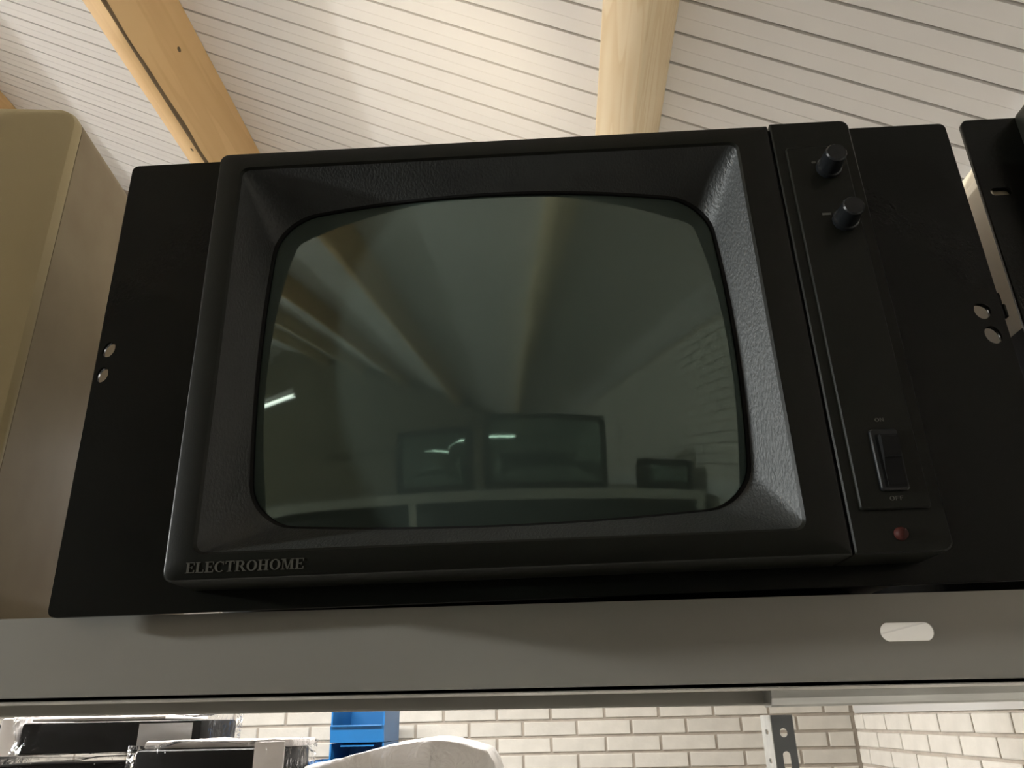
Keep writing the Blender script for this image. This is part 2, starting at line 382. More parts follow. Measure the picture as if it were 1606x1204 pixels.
# bark edge and knots of the tan beam
bm = bmesh.new(); L0, L1 = [], []
prev = None
yc = (WY+BY)/2
for i in range(90):
    yy = 1.1+i*0.028
    wv = .010+.008*noise.noise(Vector((yy*5, 0, 1.3))); wv = max(wv, .002)
    base = P0+dn*(BD-.004)+sl*(-.0006)
    a = base; b = base-dn*wv
    va = bm.verts.new((a.x-mid.x, yy-yc, a.z-mid.z)); vb = bm.verts.new((b.x-mid.x, yy-yc, b.z-mid.z))
    c = base+dn*.0038+sl*.0042+dn*.0002
    vc = bm.verts.new((c.x-mid.x, yy-yc, c.z-mid.z))
    if prev: bm.faces.new((prev[0], va, vb, prev[1])); bm.faces.new((prev[2], vc, va, prev[0]))
    prev = (va, vb, vc)
o = finish(bm, 'bark_edge', M['bark'], t1); o['label'] = 'dark irregular bark edge'
def knot(s_along_dn, yy, r, parent, P0, dn, sl, mid, on='side'):
    bm = bmesh.new()
    ctr = P0+dn*s_along_dn+sl*(-.0003) if on == 'side' else P0+dn*(BD+.0003)+sl*s_along_dn
    e1 = dn if on == 'side' else sl
    nrm = -sl if on == 'side' else dn
    rings = []
    for rr, h in ((1, 0), (.75, .0012), (.3, .0016), (.05, .0008)):
        rings.append([tuple((ctr+e1*(math.cos(a)*rr*r)+Vector((0, 1, 0))*(math.sin(a)*rr*r*1.7)+nrm*h)-Vector((mid.x, 0, mid.z))+Vector((0, yy-yc, 0))) for a in [2*math.pi*q/12 for q in range(12)]])
    loft(bm, rings, False, True); finish(bm, 'knot', M['bark'], parent, smooth=1)
knot(.10, 2.05, .007, t1, P0, dn, sl, mid)
knot(.03, 2.42, .006, t1, P0, dn, sl, mid, 'bottom')
beam(2, 'far orange roof beam, only a sliver showing over the olive case', M['pine_b'], x_att=XA[2])
for n in (3, 4): beam(n, 'pine roof beam beyond the picture, seen only in the dark screen', M['pine'], group='roof beams mirrored in the screen', x_att=XA[n])

# bodies of the added fill lights; the one behind the monitor has a wall arm
for (lx, ly, lz, k) in LUM:
    t = thing('fill_luminaire', 'white fluorescent batten added as a fill light for the hall, not directly seen', 'lamp', (lx, ly, lz), group='added fluorescent fill lights')
    B(-.8, .8, -.10, .10, -.02, .05, 'housing', M['reflector'], t, bev=.01)
    bm = bmesh.new(); bmesh.ops.create_cone(bm, cap_ends=True, segments=12, radius1=.014, radius2=.014, depth=1.5, matrix=Matrix.Translation((0, 0, -.035)) @ Matrix.Rotation(math.pi/2, 4, 'Y'))
    finish(bm, 'tube', M['tube'], t, smooth=.8)
    if lx > -2:
        B(-.02, .02, .101, WY-ly-.012, .0, .03, 'wall_arm', M['galv'], t)
    else:
        for sx in (-.6, .6): B(sx-.003, sx+.003, -.003, .003, .05, roofz(lx+sx)-lz-.001, 'hanger', M['galv'], t)
t = thing('wall_lamp', 'round hall lamp on the far side wall, out of the picture', 'lamp', (-13.4, 2.2, 3.02))
bm = bmesh.new(); bmesh.ops.create_cone(bm, cap_ends=True, segments=20, radius1=.16, radius2=.10, depth=.12, matrix=Matrix.Translation((-.22, 0, 0)) @ Matrix.Rotation(math.pi/2, 4, 'Y'))
finish(bm, 'lamp_body', M['reflector'], t, smooth=.6)
B(LX+13.4+.001, -.2, -.02, .02, -.02, .02, 'bracket', M['galv'], t, bev=.004)

t = thing('spot_lamp', 'shaded spot lamp at the end of the aisle, out of the picture', 'lamp', (-5.2, -.55, .95))
bm = bmesh.new(); bmesh.ops.create_cone(bm, cap_ends=False, segments=20, radius1=.20, radius2=.14, depth=.16, matrix=AIM.to_track_quat('-Z', 'Y').to_matrix().to_4x4() @ Matrix.Translation((0, 0, -.02)))
bmesh.ops.solidify(bm, geom=bm.faces[:], thickness=.004)
finish(bm, 'lamp_shade', M['reflector'], t, smooth=.6)
B(-.01, .01, -.01, .01, .16, roofz(-5.2)-.95-.001, 'stem', M['galv'], t)

# ------------------------------------------------------------------ the rack with the top shelf
SZ = 0.0506
rack = thing('steel_shelving_rack', 'grey steel shelving rack carrying the black monitors at eye level', 'shelf', (0, .75, FZ))
def rk(bm): # rack-local
    for v in bm.verts: v.co -= Vector((0, .75, FZ))
    return bm
# front beam: slotted angle; face tapers very slightly as in the picture
def front_beam():
    bm = holed([(-1.3, .0165), (1.3, .0075), (1.3, SZ), (-1.3, SZ)], [slot(x, .0336, .0245, .0083) for x in (.1585, .2265)]+[slot(x, .0336, .0245, .0083) for x in (.34, .41, .48, 1.0, 1.07)], .002)
    shift(bm, .385)
    # lower flange turned back, with rounded toe
    for (xa, xb, za, zb) in ((-1.3, 1.3, .0165, .0075),):
        hexa(bm, [(xa, .384, za-.0005), (xb, .384, zb-.0005), (xb, .424, zb-.0005), (xa, .424, za-.0005), (xa, .384, za+.0015), (xb, .384, zb+.0015), (xb, .424, zb+.0015), (xa, .424, za+.0015)])
    return rk(bm)
finish(front_beam(), 'front_beam', M['steel'], rack)
bm = bmesh.new(); hexa(bm, [(-1.3, 1.118, .0235), (.262, 1.118, .0125), (.262, 1.12, .0125), (-1.3, 1.12, .0235), (-1.3, 1.118, .046), (.262, 1.118, .046), (.262, 1.12, .046), (-1.3, 1.12, .046)])
hexa(bm, [(-1.3, 1.085, .0225), (.262, 1.085, .0115), (.262, 1.12, .0115), (-1.3, 1.12, .0225), (-1.3, 1.085, .0245), (.262, 1.085, .0135), (.262, 1.12, .0135), (-1.3, 1.12, .0245)])
finish(rk(bm), 'rear_beam', M['steel'], rack)
bm = bmesh.new(); PR = [(1.08, .0125), (1.083, .0105), (1.115, .0100), (1.119, .0125), (1.12, .045), (1.08, .045), (1.074, .030), (1.074, .020)]
loft(bm, [[(x, yy, zz-(.001 if x < .5 else 0)) for yy, zz in PR] for x in (.262, 1.3)], True, True)
o = finish(rk(bm), 'rear_beam', M['galv'], rack); o['label'] = 'bright galvanised rear rail'
# boards, a joint at x = .181
for x0, x1 in ((-1.28, -.72), (-.718, .180), (.182, 1.28)):
    bm = bmesh.new(); box(bm, x0, x1, .388, 1.116, SZ-.010, SZ-.0004, .001, 1); o = finish(rk(bm), 'shelf_board', M['board'], rack)
# posts: slotted angle; the rear one shows under the shelf
def post(x, y, sgn, sgy, zt):
    w1, w2 = .0265, .053
    hz = []
    k = 1; z = 0.0115-.0005
    holes = []
    while z > -.45:
        if z > zt-.004: z -= .0316; k += 1; continue
        holes.append(slot(x+sgn*w1/2, z, .0095, .0105 if k % 2 == 0 else .021)); z -= .0316; k += 1
    lo = FZ
    bm = holed([(x, lo), (x+sgn*w1, lo), (x+sgn*w1, zt), (x, zt)] if sgn > 0 else [(x+sgn*w1, lo), (x, lo), (x, zt), (x+sgn*w1, zt)], holes, .0022)
    shift(bm, y)
    finish(rk(bm), 'post', M['shadesteel'], rack)
    bm = bmesh.new(); ya, yb = (y-.001, y+w2) if sgy > 0 else (y-w2, y+.001)
    bm2 = holed([(ya, lo), (yb, lo), (yb, zt), (ya, zt)], [slot((ya+yb)/2, -.02-.0335*i, .016, .006) for i in range(13)], .0022)
    for v in bm2.verts: v.co = Vector((x+v.co.y, v.co.x, v.co.z))
    bm.free(); finish(rk(bm2), 'post_flange', M['galv'], rack)
post(.2635, 1.100, 1, 1, -.0)
for (x, y, s, q) in ((-1.28, .40, 1, 1), (1.28, .40, -1, 1), (-1.28, 1.04, 1, 1), (1.28, 1.04, -1, 1)): post(x, y, s, q, .012)
# a lower deck out of the picture
bm = bmesh.new(); box(bm, -1.27, 1.27, .39, 1.10, -1.05, -1.03); finish(rk(bm), 'shelf_board', M['board'], rack)

# body of the added uplight on the shelf, hidden behind the monitor
t = thing('added_uplight', 'small black uplight added behind the monitor to brighten the ceiling, hidden by it', 'lamp', (CL.x, CL.y, SZ))
bm = bmesh.new(); bmesh.ops.create_cone(bm, cap_ends=True, segments=24, radius1=.06, radius2=.055, depth=.012, matrix=Matrix.Translation((0, 0, .006))); finish(bm, 'base', M['black'], t, smooth=.6)
bm = bmesh.new(); bmesh.ops.create_cone(bm, cap_ends=True, segments=12, radius1=.006, radius2=.006, depth=.27, matrix=Matrix.Translation((0, 0, .145))); finish(bm, 'stem', M['galv'], t, smooth=.6)
bm = bmesh.new(); Pq = [(.012, .27-.37), (.03, .285-.37), (.055, .33-.37), (.062, .38-.37)]; RQ = CA.to_track_quat('Z', 'Y')
loft(bm, [[tuple(RQ @ Vector((r*math.cos(2*math.pi*i/24), r*math.sin(2*math.pi*i/24), z))+Vector((0, 0, .37))) for i in range(24)] for r, z in Pq], True, False); finish(bm, 'lamp_shade', M['black'], t, smooth=.6)

# ------------------------------------------------------------------ the monitor (frame of the rack panel: x, depth, height)
YW, RO, DM = math.radians(.988), math.radians(.665), .37758
mon = thing('rack_monitor', 'large black rack-mount tube monitor with dark screen and two knobs, standing on the steel shelf', 'monitor', (0, DM, 0), rot=(0, -RO, YW))
px0, px1, pz0, pz1 = -.2401, .2425, .0520, .3146
bx0, bx1, bz0, bz1 = -.1744, .1728, .0616, .2967
ix0, ix1, iz0, iz1 = -.1619, .1118, .0731, .2865
def ear(x0, x1, rl, rr):
    pass
def blob(x, z, a, b, ang, seed):
    P = []
    for k in range(20):
        t_ = 2*math.pi*k/20; r = 1+.07*noise.noise(Vector((math.cos(t_)*1.5, math.sin(t_)*1.5, seed)))
        u, v = a*r*math.cos(t_), b*r*math.sin(t_); P.append((x+u*math.cos(ang)-v*math.sin(ang), z+u*math.sin(ang)+v*math.cos(ang)))
    return P
holes = [rrect(bx0+.012, bx1-.012, bz0+.010, bz1-.010, .01, 6, 4), blob(-.2342, .1921, .0033, .0046, -.25, 1), blob(-.2353, .1772, .0031, .0044, -.15, 5), blob(.2322, .1905, .0042, .0048, .3, 9), blob(.2342, .1765, .0042, .0052, .3, 13)]
bm = holed(rrect(px0, px1, pz0, pz1, .0035, 6, 4), holes, .003); shift(bm, .0015)
finish(bm, 'rack_panel', M['blackpanel'], mon)
# bezel: main frame left of the seam
SX = .1296
def frame(name, x0, x1, r, mat_):
    bm = bmesh.new()
    n, c = 24, 8
    outer = rrect(x0, x1, bz0, bz1, r, n, c)
    def inset(P, d, x0_=x0, x1_=x1): return [(x0_+(x-x0_)*(x1_-x0_-2*d)/(x1_-x0_)+d, bz0+(z-bz0)*(bz1-bz0-2*d)/(bz1-bz0)+d) for x, z in P]
    inner = rrect(ix0, ix1, iz0, iz1, .005, n, c); inner2 = rrect(ix0+.0012, ix1-.0012, iz0+.0012, iz1-.0012, .0045, n, c)
    loft(bm, [L3(outer, -.0002), L3(outer, -.0262), L3(inset(outer, .0006), -.0275), L3(inset(outer, .0016), -.028), L3(inner, -.028), L3(inner2, -.0268)])
    return finish(bm, name, mat_, mon, smooth=.5)
frame('bezel', bx0, SX, (.0006, .0006, .0045, .0045), M['black'])
CX, CZ, RS, YC = -.0245, .1750, .47, -.0255
ysph = lambda x, z: YC+RS-math.sqrt(max(RS*RS-(x-CX)**2-(z-CZ)**2, 0))
n, c = 24, 8
opn = rrect(-.1478, .0975, .0915, .2695, .021, n, c, bow=(.0045, .0050, .0050, .0125))
def seat_rim(P):                       # the rim follows the bulge of the glass, which stands forward of the rack panel
    out = []
    for x, z in P:
        k = .955
        for _ in range(6): k = (DM+ysph(x*k, z*k)-.002)/DM
        out.append((x*k, z*k))
    return out
opn = seat_rim(opn)
scale = lambda P, s: [(CX+(x-CX)*s, CZ+(z-CZ)*s) for x, z in P]
inner2 = rrect(ix0+.0012, ix1-.0012, iz0+.0012, iz1-.0012, .0045, n, c)
mid_l = [((a[0]+b[0])/2, (a[1]+b[1])/2) for a, b in zip(inner2, opn)]
def ymid(x, z): return 0
bm = bmesh.new(); yo = [ysph(x, z)-.002 for x, z in opn]
lp = [L3(inner2, -.0268)]
for f_ in (.25, .5, .75, 1.0):
    lp.append([(a[0]+(b[0]-a[0])*f_, -.0268+(q+.0268)*f_, a[1]+(b[1]-a[1])*f_) for a, b, q in zip(inner2, opn, yo)])
loft(bm, lp); o = finish(bm, 'screen_surround', M['funnel'], mon, smooth=.35); o['label'] = 'grained grey-black recess around the screen'
bm = bmesh.new(); g1 = scale(opn, .988); g2 = scale(opn, .972)
loft(bm, [[(x, q, z) for (x, z), q in zip(opn, yo)], [(x, q+.0005, z) for (x, z), q in zip(g1, yo)], L3(g1, lambda x, z: ysph(x, z)+.001), L3(g2, lambda x, z: ysph(x, z)+.0006)])
finish(bm, 'gasket', M['gasket'], mon, smooth=.5)
bm = bmesh.new(); lp = []
for s in (.985, .93, .85, .75, .63, .5, .36, .22, .1): lp.append(L3(scale(opn, s), ysph))
R = loft(bm, lp); cv = bm.verts.new((CX, ysph(CX, CZ), CZ)); last = R[-1]
for i in range(len(last)): bm.faces.new((last[i], last[(i+1) % len(last)], cv))
o = finish(bm, 'screen', M['crt'], mon, smooth=3); o['label'] = 'dark green-grey bulging screen glass mirroring the roof'
# control side right of the seam
def plate(x0, x1, z0, z1, y0, y1, r, bev, name, m, parent=mon):
    bm = bmesh.new(); P = rrect(x0, x1, z0, z1, r, 4, 5)
    ins = [(x0+(x-x0)*(x1-x0-2*bev)/(x1-x0)+bev, z0+(z-z0)*(z1-z0-2*bev)/(z1-z0)+bev) for x, z in P]
    loft(bm, [L3(P, y0), L3(P, y1+bev), L3(ins, y1)], True, True)
    return finish(bm, name, m, parent, smooth=.5)
cpn = plate(SX+.0007, bx1, bz0, bz1+.0004, -.0002, -.0284, (.0045, .0045, .0008, .0008), .0007, 'control_panel', M['black'])
cp2 = plate(.1357, .1668, .0805, .2790, -.028, -.0300, .0014, .0006, 'control_plate', M['black'], mon)
B(SX-.0004, SX+.0012, -.0265, -.0005, bz0+.003, bz1-.003, 'seam_strip', M['gasket'], mon)
# knobs
def lathe(bm, cx_, cz_, prof_, seg=28, flute=0.0):
    lp = []
    for r, y in prof_:
        lp.append([(cx_+r*(1+flute*(k % 2))*math.cos(2*math.pi*k/seg), y, cz_+r*(1+flute*(k % 2))*math.sin(2*math.pi*k/seg)) for k in range(seg)])
    loft(bm, lp, True, True)
for kx, kz in ((.1557, .2638), (.1580, .2308)):
    bm = bmesh.new(); lathe(bm, kx, kz, [(.0064, -.0302), (.0064, -.0325), (.0057, -.0330), (.0053, -.0430), (.0047, -.0438), (.0005, -.0438)], 28, .03)
    kb = finish(bm, 'knob', M['knob'], mon, smooth=.6)
plate(.1474, .1520, .2348, .2362, -.0300, -.0301, .0003, .00003, 'printed_mark', M['inkdim'])
plate(.1478, .1500, .2678, .2690, -.0300, -.0301, .0003, .00003, 'printed_mark', M['inkdim'])
# power switch
sw = plate(.1460, .1585, .0885, .1170, -.0300, -.0316, .0012, .0005, 'switch_frame', M['knob'])
bm = holed(rrect(.1478, .1575, .0897, .1145, .0008, 3, 3), [], .0002); shift(bm, -.0317); finish(bm, 'switch_well', M['gasket'], sw)
bm = bmesh.new()
pp = [(-.0317, .0900), (-.0323, .0910), (-.0325, .0985), (-.0345, .1045), (-.0352, .1125), (-.0340, .1138), (-.0317, .1138)]
loft(bm, [[(x, yy, zz) for yy, zz in pp] for x in (.1492, .1568)], True, True); finish(bm, 'rocker', M['gasket'], sw, smooth=.3)
plate(.1493, .1568, .1030, .1032, -.0340, -.0347, .00005, .00003, 'rocker_ridge', M['knob'], sw)
# power lamp
bm = bmesh.new(); lathe(bm, .1512, .0697, [(.0030, -.0284), (.0028, -.0300), (.0019, -.0312), (.0003, -.0316)], 20)
o = finish(bm, 'indicator_light', M['led'], mon, smooth=.8); o['label'] = 'dull red indicator light'

# lettering with serifs, drawn as raised strokes
def glyphs():
    S, th = .20, .075                       # stem, thin stroke (unit = letter height)
    G = {}
    def R(x0, x1, z0, z1): return ('r', x0, x1, z0, z1)
    G['E'] = (.82, [R(.10, .10+S, 0, 1), R(0, .74, 0, th), R(0, .74, 1-th, 1), R(.25, .55, .48, .48+th), R(.66, .74, 0, .26), R(.66, .74, .74, 1), R(.50, .56, .38, .64)])
    G['L'] = (.80, [R(.10, .10+S, 0, 1), R(0, .72, 0, th), R(0, .42, 1-th, 1), R(.64, .72, 0, .30)])
    G['T'] = (.86, [R(.32, .32+S, 0, 1), R(.02, .80, 1-th, 1), R(.20, .62, 0, th), R(.02, .09, .72, 1), R(.73, .80, .72, 1)])
    G['H'] = (1.0, [R(.10, .10+S, 0, 1), R(.62, .62+S, 0, 1), R(0, .40, 0, th), R(0, .40, 1-th, 1), R(.52, .92, 0, th), R(.52, .92, 1-th, 1), R(.25, .70, .47, .47+th)])
    G['M'] = (1.16, [R(.12, .19, 0, 1), R(.80, .80+S, 0, 1), R(0, .32, 0, th), R(.70, 1.10, 0, th), R(0, .28, 1-th, 1), R(.84, 1.10, 1-th, 1), ('q', (.14, 1), (.36, 1), (.60, 0), (.50, 0)), ('q', (.50, 0), (.60, 0), (.90, 1), (.80, 1))])
    G['O'] = (.96, [('a', .45, .5, .45, .5, .45-S*1.05, .5-th, 0, 360)])
    G['C'] = (.88, [('a', .45, .5, .45, .5, .45-S*1.05, .5-th, 48, 312), R(.70, .76, .66, .98)])
    G['R'] = (.96, [R(.10, .10+S, 0, 1), R(0, .42, 0, th), R(0, .45, 1-th, 1), R(.25, .45, .46, .46+th), ('a', .43, .73, .33, .27, .33-S, .27-th, -90, 90), ('q', (.42, .48), (.60, .48), (.92, 0), (.68, 0)), R(.68, .96, 0, th)])
    return G
G = glyphs()
def write(txt, x0, x1, z0, z1, y, name, m, parent, d=.00025):
    tot = sum(G[ch][0] for ch in txt)-.1; k = (x1-x0)/tot; h = z1-z0; bm = bmesh.new(); cx_ = x0
    for ch in txt:
        adv, st = G[ch]
        for s in st:
            if s[0] == 'r': q = [(s[1], s[3]), (s[2], s[3]), (s[2], s[4]), (s[1], s[4])]; quads = [q]
            elif s[0] == 'q': quads = [list(s[1:5])]
            else:
                _, ax, az, rx, rz, qx, qz, a0, a1 = s; quads = []; nn = 18
                for i in range(nn):
                    A = [math.radians(a0+(a1-a0)*(i+e)/nn) for e in (0, 1)]
                    quads.append([(ax+rx*math.cos(A[0]), az+rz*math.sin(A[0])), (ax+rx*math.cos(A[1]), az+rz*math.sin(A[1])), (ax+qx*math.cos(A[1]), az+qz*math.sin(A[1])), (ax+qx*math.cos(A[0]), az+qz*math.sin(A[0]))])
            for q in quads:
                hexa(bm, [(cx_+px*k, y, z0+pz*h) for px, pz in q]+[(cx_+px*k, y-d, z0+pz*h) for px, pz in q])
        cx_ += adv*k
    return finish(bm, name, m, parent)
write('ELECTROHOME', -.1638, -.1110, .0650, .0698, -.0280, 'lettering', M['ink'], mon)
# tiny ON and OFF marks of the switch
G['N'] = (.95, [('r', .08, .22, 0, 1), ('r', .66, .80, 0, 1), ('q', (.08, 1), (.24, 1), (.80, 0), (.64, 0))])
G['F'] = (.8, [('r', .10, .26, 0, 1), ('r', .10, .70, .86, 1), ('r', .10, .58, .45, .58)])
write('ON', .1503, .1545, .1212, .1230, -.0300, 'switch_mark', M['inkdim'], mon, .0001)
write('OFF', .1492, .1552, .0842, .0862, -.0300, 'switch_mark', M['inkdim'], mon, .0001)
# chassis behind and its feet
B(-.168, .166, .012, .34, .0541, .300, 'chassis', M['blackpanel'], mon, bev=.004)
for fx, fh in ((-.14, .0524), (.14, .0492)):
    for fy in (.04, .30):
        bm = bmesh.new(); bmesh.ops.create_cone(bm, cap_ends=True, segments=16, radius1=.008, radius2=.010, depth=.0545-fh, matrix=Matrix.Translation((fx, fy, (.0545+fh)/2))); finish(bm, 'foot', M['gasket'], mon, smooth=.6)

# ------------------------------------------------------------------ second rack unit, at the right edge
rm = thing('rack_unit', 'black rack unit with a beige chassis, cut off beside the monitor', 'monitor', (0, DM, 0), rot=(0, -RO, YW))
qx0 = .2520
bm = holed(rrect(qx0, qx0+.4826, pz0, .3160, .004, 6, 4), [slot(.2622, .2650, .0118, .0050), slot(.2622, .1000, .0118, .0050), slot(.7244, .265, .0118, .005), slot(.7244, .10, .0118, .005)], .003); shift(bm, .0015)
finish(bm, 'rack_panel', M['blackpanel'], rm)
bm = bmesh.new(); P = rrect(.2835, .700, .060, .3200, .006, 4, 5); P2 = rrect(.2850, .6985, .0615, .3185, .005, 4, 5)
Pi = rrect(.300, .684, .075, .305, .005, 4, 5); Pj = rrect(.312, .672, .088, .292, .02, 4, 5)
loft(bm, [L3(P, -.0002), L3(P, -.0265), L3(P2, -.028), L3(Pi, -.028), L3(Pj, -.004)], False, True); finish(bm, 'bezel', M['black'], rm, smooth=.5)
bm = bmesh.new(); PR = [(.2595, .1851), (.70, .1851), (.70, .3010), (.2680, .3010), (.2595, .2840)]
loft(bm, [[(x, yy, z) for x, z in PR] for yy in (.0032, .36)], True, True); o = finish(bm, 'chassis', M['beige'], rm); o['label'] = 'beige chassis with a chamfered top edge'
for fx in ():
    for fy in (.04, .32):
        hh = .050-(fx*.0116)+.0006
        bm = bmesh.new(); bmesh.ops.create_cone(bm, cap_ends=True, segments=12, radius1=.008, radius2=.010, depth=.052-hh, matrix=Matrix.Translation((fx, fy, (.052+hh)/2))); finish(bm, 'foot', M['gasket'], rm, smooth=.6)
B(.2575, .705, .0035, .362, .0512, .1850, 'chassis_shade', M['blackpanel'], rm)  # black box standing in for shade on the lower chassis side
# little black cage-nut clip poking past the monitor panel's edge
bm = bmesh.new(); box(bm, .2400, .2462, .0032, .0062, .1955, .2030, .001, 2); box(bm, .2455, .2475, .0032, .0062, .1880, .1960, .0006, 1)
finish(bm, 'mounting_clip', M['black'], mon, smooth=.6)

t = thing('equipment_case', 'dark equipment case standing behind the two black units, a sliver above the shelf edge', 'case', (.62, .90, SZ))
B(-.53, .55, -.06, .16, .002, .20, 'case_body', M['darkcase'], t, bev=.008)
B(-.50, .52, -.066, -.0605, .03, .17, 'front_plate', M['blackpanel'], t, bev=.002)

# ------------------------------------------------------------------ olive case at the left
oc = thing('olive_case', 'olive-beige equipment case with rounded corners and dusty side, standing left of the monitor', 'case', (-.3075, .4010, SZ), rot=(0, 0, math.radians(6.2)))
W_, D_, Hh = .40, .34, .387-SZ
P = rrect(-W_, 0, .008, Hh, .014, 6, 8); Q = rrect(-W_+.004, -.004, .012, Hh-.004, .012, 6, 8)
P_in = rrect(-W_+.0015, -.0015, .0095, Hh-.0015, .013, 6, 8)
bm = bmesh.new(); loft(bm, [L3(P, .0085), L3(P, .0045), L3(P_in, .0012), L3(Q, 0)], True, True); o = finish(bm, 'front_cover', M['olive'], oc, smooth=.5)
bm = bmesh.new(); loft(bm, [L3(P_in, .0085), L3(P_in, .0095)]); finish(bm, 'seam', M['gasket'], oc)
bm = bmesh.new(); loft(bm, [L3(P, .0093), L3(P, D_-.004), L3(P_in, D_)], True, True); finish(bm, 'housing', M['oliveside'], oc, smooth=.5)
for fx in (-.05, -.35):
    for fy in (.05, .29):
        bm = bmesh.new(); bmesh.ops.create_cone(bm, cap_ends=True, segments=16, radius1=.010, radius2=.012, depth=.0078, matrix=Matrix.Translation((fx, fy, .0041))); finish(bm, 'foot', M['gasket'], oc, smooth=.6)

# ------------------------------------------------------------------ things behind, under the shelf
tb = thing('storage_table', 'low steel table holding the wrapped black cases, below the picture', 'table', (-.9, 2.1, FZ))
def tl(bm):
    for v in bm.verts: v.co -= Vector((-.9, 2.1, FZ))
    return bm
TZ = -.33
bm = bmesh.new(); box(bm, -1.85, -.05, 1.66, 2.35, TZ-.03, TZ, .003, 1); finish(tl(bm), 'tabletop', M['board'], tb)
for x in (-1.82, -.08):
    for y in (1.69, 2.32): bm = bmesh.new(); box(bm, x-.02, x+.02, y-.02, y+.02, FZ, TZ-.03, .002, 1); finish(tl(bm), 'leg', M['steel'], tb)

def wrapped(name, label, x0, x1, y0, y1, z0, z1, rotz, film, pad=.012, seed=0, lump=.010, core=M['blackitem'], ends=True, tilt=0.0):
    t = thing(name, label, 'case', ((x0+x1)/2, (y0+y1)/2, z0), rot=(0, tilt, math.radians(rotz)))
    hx, hy, h = (x1-x0)/2, (y1-y0)/2, z1-z0
    B(-hx, hx, -hy, hy, .004, h, 'case_body', core, t, bev=.006)
    bm = bmesh.new(); g = bmesh.ops.create_cube(bm, size=1.0)
    bmesh.ops.subdivide_edges(bm, edges=bm.edges[:], cuts=9, use_grid_fill=True)
    for v in bm.verts:
        c0 = v.co.copy(); nrm = Vector((c0.x**7, c0.y**7, c0.z**7)); nrm = nrm.normalized() if nrm.length > 0 else Vector((0, 0, 1))
        p = Vector((c0.x*2*(hx+pad), c0.y*2*(hy+pad), (c0.z+.5)*(h+pad)))
        nn = noise.noise(Vector((p.x*9+seed, p.y*9, p.z*14)))+.5*noise.noise(Vector((p.x*25, p.y*25+seed, p.z*30)))
        q = p+nrm*lump*nn
        q.z = max(q.z, .0008)
        v.co = q
    finish(bm, 'plastic_wrap', film, t, smooth=3)
    return t, hx, hy, h
# three black cases in clear film, left of the picture's foot
tA, hx, hy, h = wrapped('wrapped_case', 'black case in crinkled clear film with a white foam end, topmost of its stack', -1.27, -.845, 1.96, 2.20, -.052, .018, 2.0, M['film'], seed=2)
bm = bmesh.new(); box(bm, -hx-.05, -hx-.003, -hy-.004, hy, .000, h+.012, .006, 2); o = finish(bm, 'foam_end', M['foam'], tA, smooth=.6); o['label'] = 'creamy white foam end block'
B(hx-.145, hx-.02, -hy-.0035, -hy-.0008, .008, h-.006, 'label_strip', M['greyband'], tA)
B(-hx+.005, hx-.10, -hy+.03, hy+.06, h+.003, h+.010, 'foam_sheet', M['foam'], tA, bev=.002)
tS, hx, hy, h = wrapped('wrapped_case', 'black case in clear film lying beneath the foam-ended one', -1.36, -.90, 1.97, 2.20, TZ, -.072, 0.5, M['film'], seed=8)
tB, hx, hy, h = wrapped('wrapped_case', 'black case in clear film with a pinkish white foam sheet, left of the blue bins', -.855, -.555, 1.70, 1.88, TZ, -.040, -2.0, M['film'], seed=5, lump=.012)
B(-hx-.01, hx+.008, -hy+.05, hy+.012, h+.001, h+.016, 'foam_sheet', M['foam'], tB, bev=.005)
B(hx-.052, hx+.010, -hy-.006, -hy-.001, .05, h+.012, 'foam_flap', M['foam'], tB, bev=.002)
tC, hx, hy, h = wrapped('wrapped_case', 'dark case in clear film at the extreme left beside the foam end', -1.80, -1.42, 1.97, 2.20, TZ, .018, 0, M['film'], seed=11)
# white bag over a black case, before the blue bins
tW = thing('wrapped_case', 'black case under a bulging milky white plastic bag, right of the blue bins', 'case', (-.30, 1.95, TZ))
B(-.205, .060, -.16, .14, .004, .250, 'case_body', M['blackitem'], tW, bev=.006)
bm = bmesh.new(); nx_, ny_ = 30, 14
top = lambda x: .246+.062*max(0, 1-((x-.075)/.28)**2)**.8 if x > -.205 else .246
R = []
for j in range(ny_+1):
    row = []
    for i in range(nx_+1):
        u, v = i/nx_, j/ny_; x = -.235+u*.435; yy = -.165+v*.34
        z = .254+.048*math.sin(math.pi*min(1, max(0, u))**1.35)*math.sin(math.pi*(.30+.62*v))
        if u > .86: z -= (u-.86)/.14*.20*(((u-.86)/.14)**1.0)
        if v > .85: z -= (v-.85)/.15*.20
        z += .004*noise.noise(Vector((x*14, yy*9, 3)))+.002*noise.noise(Vector((x*40, yy*18, 7)))
        row.append(bm.verts.new((x+.01*noise.noise(Vector((yy*14, z*9, 1))), yy, max(z, .002))))
    R.append(row)
for j in range(ny_):
    for i in range(nx_): bm.faces.new((R[j][i], R[j][i+1], R[j+1][i+1], R[j+1][i]))
fr = R[0]; dn_ = []
for i, v in enumerate(fr):
    zz_ = .244 if i/nx_ < .62 else .01
    dn_.append((i, bm.verts.new((v.co.x+.006*noise.noise(Vector((i*.7, 0, 0))), v.co.y-.006, min(zz_, v.co.z-.001)))))
for (i, a), (k_, b) in zip(dn_, dn_[1:]): bm.faces.new((fr[i], fr[k_], b, a))
finish(bm, 'plastic_bag', M['bag'], tW, smooth=3)

